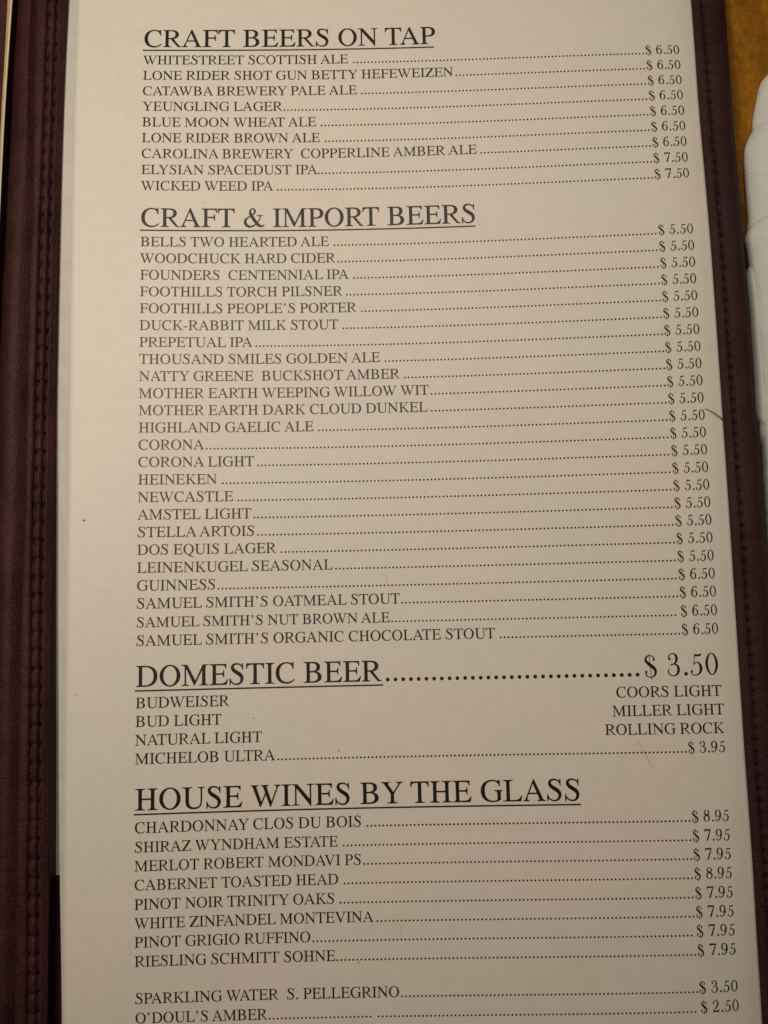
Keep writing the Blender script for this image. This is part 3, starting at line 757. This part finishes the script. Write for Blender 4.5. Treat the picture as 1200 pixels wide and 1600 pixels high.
# small marks on the card
def blob(x, y, r, mname, name='speck', ax=1.0, rot=0.0):
    n = 9; ph = random.random()*6
    pts = [(x+0, y+0)]
    for k in range(n):
        a = 2*math.pi*k/n; rr = r*(1+.25*math.sin(2*a+ph)+.15*math.sin(3*a+ph*2))
        px, py = math.cos(a)*rr*ax, math.sin(a)*rr
        pts.append((x+px*math.cos(rot)-py*math.sin(rot), y+px*math.sin(rot)+py*math.cos(rot)))
    V = [W(a, b_, Z(a, b_)+INK*.6) for a, b_ in pts]; F = [(0, 1+k, 1+(k+1) % n) for k in range(n)]
    return link(name, mesh(name, V, F, mname), card)
for x, y, r, mm in ((-1.78, -16.87, .036, 'speck'), (9.99, -16.06, .028, 'pencil'), (6.79, -24.83, .022, 'speck'), (3.93, -23.68, .03, 'pencil'),
                    (2.21, -5.38, .025, 'pencil'), (7.42, -26.92, .018, 'speck'), (7.35, -31.68, .022, 'speck'), (10.83, -28.37, .02, 'pencil'),
                    (-1.91, -22.76, .025, 'pencil')):
    blob(x, y, r, mm, ax=1.3, rot=random.uniform(-1, 1))
def scratch(pts, w, mname, name='scratch'):
    V, F = [], []
    for i, (x, y) in enumerate(pts):
        a = pts[max(0, i-1)]; b_ = pts[min(len(pts)-1, i+1)]
        dx, dy = b_[0]-a[0], b_[1]-a[1]; d = math.hypot(dx, dy)
        ww = w*(.35+.65*math.sin(math.pi*(i+.3)/(len(pts)-.4)))/2
        for s in (-1, 1):
            X, Y = x-dy/d*ww*s, y+dx/d*ww*s
            V.append(W(X, Y, Z(X, Y)+INK*.7))
    for i in range(len(pts)-1): F.append((2*i, 2*i+1, 2*i+3, 2*i+2))
    return link(name, mesh(name, V, F, mname), card)
def lerp_pts(a, b_, n=9, sag=0.0):
    return [(a[0]+(b_[0]-a[0])*i/n+sag*math.sin(math.pi*i/n), a[1]+(b_[1]-a[1])*i/n) for i in range(n+1)]
scratch(lerp_pts((16.79, -24.64), (17.25, -25.58), 10, .04), .028, 'pencil')
scratch(lerp_pts((8.47, -18.9), (8.54, -19.25), 6, .03), .02, 'pencil')
scratch([(11.27, -14.02), (11.33, -14.09), (11.42, -14.10), (11.5, -14.03)], .02, 'pencil')
scratch(lerp_pts((8.80, -30.5), (8.77, -30.95), 6, -.03), .016, 'pencil')

# ---------------------------------------------------------------- the stray hair
def tube(pts, r0, r1, n=8):
    V, F = [], []
    for i, p_ in enumerate(pts):
        a = pts[max(0, i-1)]; b_ = pts[min(len(pts)-1, i+1)]
        t = (b_-a).normalized(); s = t.cross(Vector((0, 0, 1))).normalized(); u = s.cross(t)
        r = r0+(r1-r0)*i/(len(pts)-1)
        for k in range(n):
            an = 2*math.pi*k/n; V.append(p_ + (s*math.cos(an)+u*math.sin(an))*r*CM)
    for i in range(len(pts)-1):
        for k in range(n): F.append((i*n+k, i*n+(k+1) % n, (i+1)*n+(k+1) % n, (i+1)*n+k))
    F += [tuple(range(n))[::-1], tuple((len(pts)-1)*n+k for k in range(n))]
    return V, F
hp = [(19.72, -13.415, .012), (19.78, -13.44, .03), (19.86, -13.485, .03), (19.97, -13.555, .035), (20.08, -13.63, .035), (20.2, -13.72, .02), (20.30, -13.805, -.01), (20.42, -13.90, -.03), (20.5, -13.97, .03)]
V, F = tube([W(x, y, S(x, y)+h) for x, y, h in hp], .008, .022)
link('hair', mesh('hair', V, F, 'hair', smooth=True), label='short dark stray hair sticking out from under the right border onto the menu', category='hair')

# ---------------------------------------------------------------- napkin
NAP = {k: [(x, y) for x, y in v] for k, v in EDGE.items() if k.startswith('NAP')}
def smooth_line(P, sub=8):
    P = [P[0]]+P+[P[-1]]; out = []
    for i in range(1, len(P)-2):
        for k in range(sub):
            t = k/sub
            out.append(tuple(.5*(2*P[i][j]+(P[i+1][j]-P[i-1][j])*t+(2*P[i-1][j]-5*P[i][j]+4*P[i+1][j]-P[i+2][j])*t*t+(3*P[i][j]-P[i-1][j]-3*P[i+1][j]+P[i+2][j])*t**3) for j in (0, 1)))
    out.append(P[-2]); return out
def lobe(P, r, base, run, inward, seed, st=1.9, rise=.3):
    rows_ = []
    L = smooth_line(P)
    for i, (x, y) in enumerate(L):
        iw = inward(i/(len(L)-1)); d = math.hypot(*iw); ix, iy = iw[0]/d, iw[1]/d
        row = []
        for k in range(9):
            th = math.pi/2*k/8
            q = r*(1-math.cos(th)); row.append((x+ix*q*st, y+iy*q*st, base+r*math.sin(th)*(1+.05*wob(y*.8, seed))))
        x9, y9, z9 = row[-1]
        for k in range(1, 25):
            s = run*(k/24)**1.3
            zz = z9 + .25*wob(s*1.3+y*.15, seed+7)*min(1, s) + rise*math.sin(min(1, s/2.2)*math.pi*.5) + .09*(wob(s*.9+y*.35, seed)-wob(y*.35, seed))*min(1, s) + .06*(wob(y*.7+s*1.1, seed+3))*min(1, s)
            row.append((x9+ix*s, y9+iy*s, zz))
        rows_.append([W(*q) for q in row])
    return grid(rows_)
napkin = link('napkin', None, label='crumpled off-white cloth napkin on the wooden table along the right edge', category='napkin')
for nm, r, run, iw, sd, base, st in (('NAP_A', .60, 6, lambda t: (1, -.35), 1, .02, 1.3), ('NAP_B', .95, 6, lambda t: (1, -.28), 2, .02, 1.3),
                                     ('NAP_D', .30, 1.2, lambda t: (1, 0), 3, .30, 1.0), ('NAP_C', 1.15, 6, lambda t: (1, -.12), 5, .25, 1.5)):
    V, F = lobe(NAP[nm], r, TABLE+base, run, iw, sd, st, -.3 if nm == 'NAP_D' else .3)
    o = link('fold', mesh('fold', V, F, 'cotton', smooth=True), napkin)
    md = o.modifiers.new('thickness', 'SOLIDIFY'); md.thickness = .0006; md.offset = 1
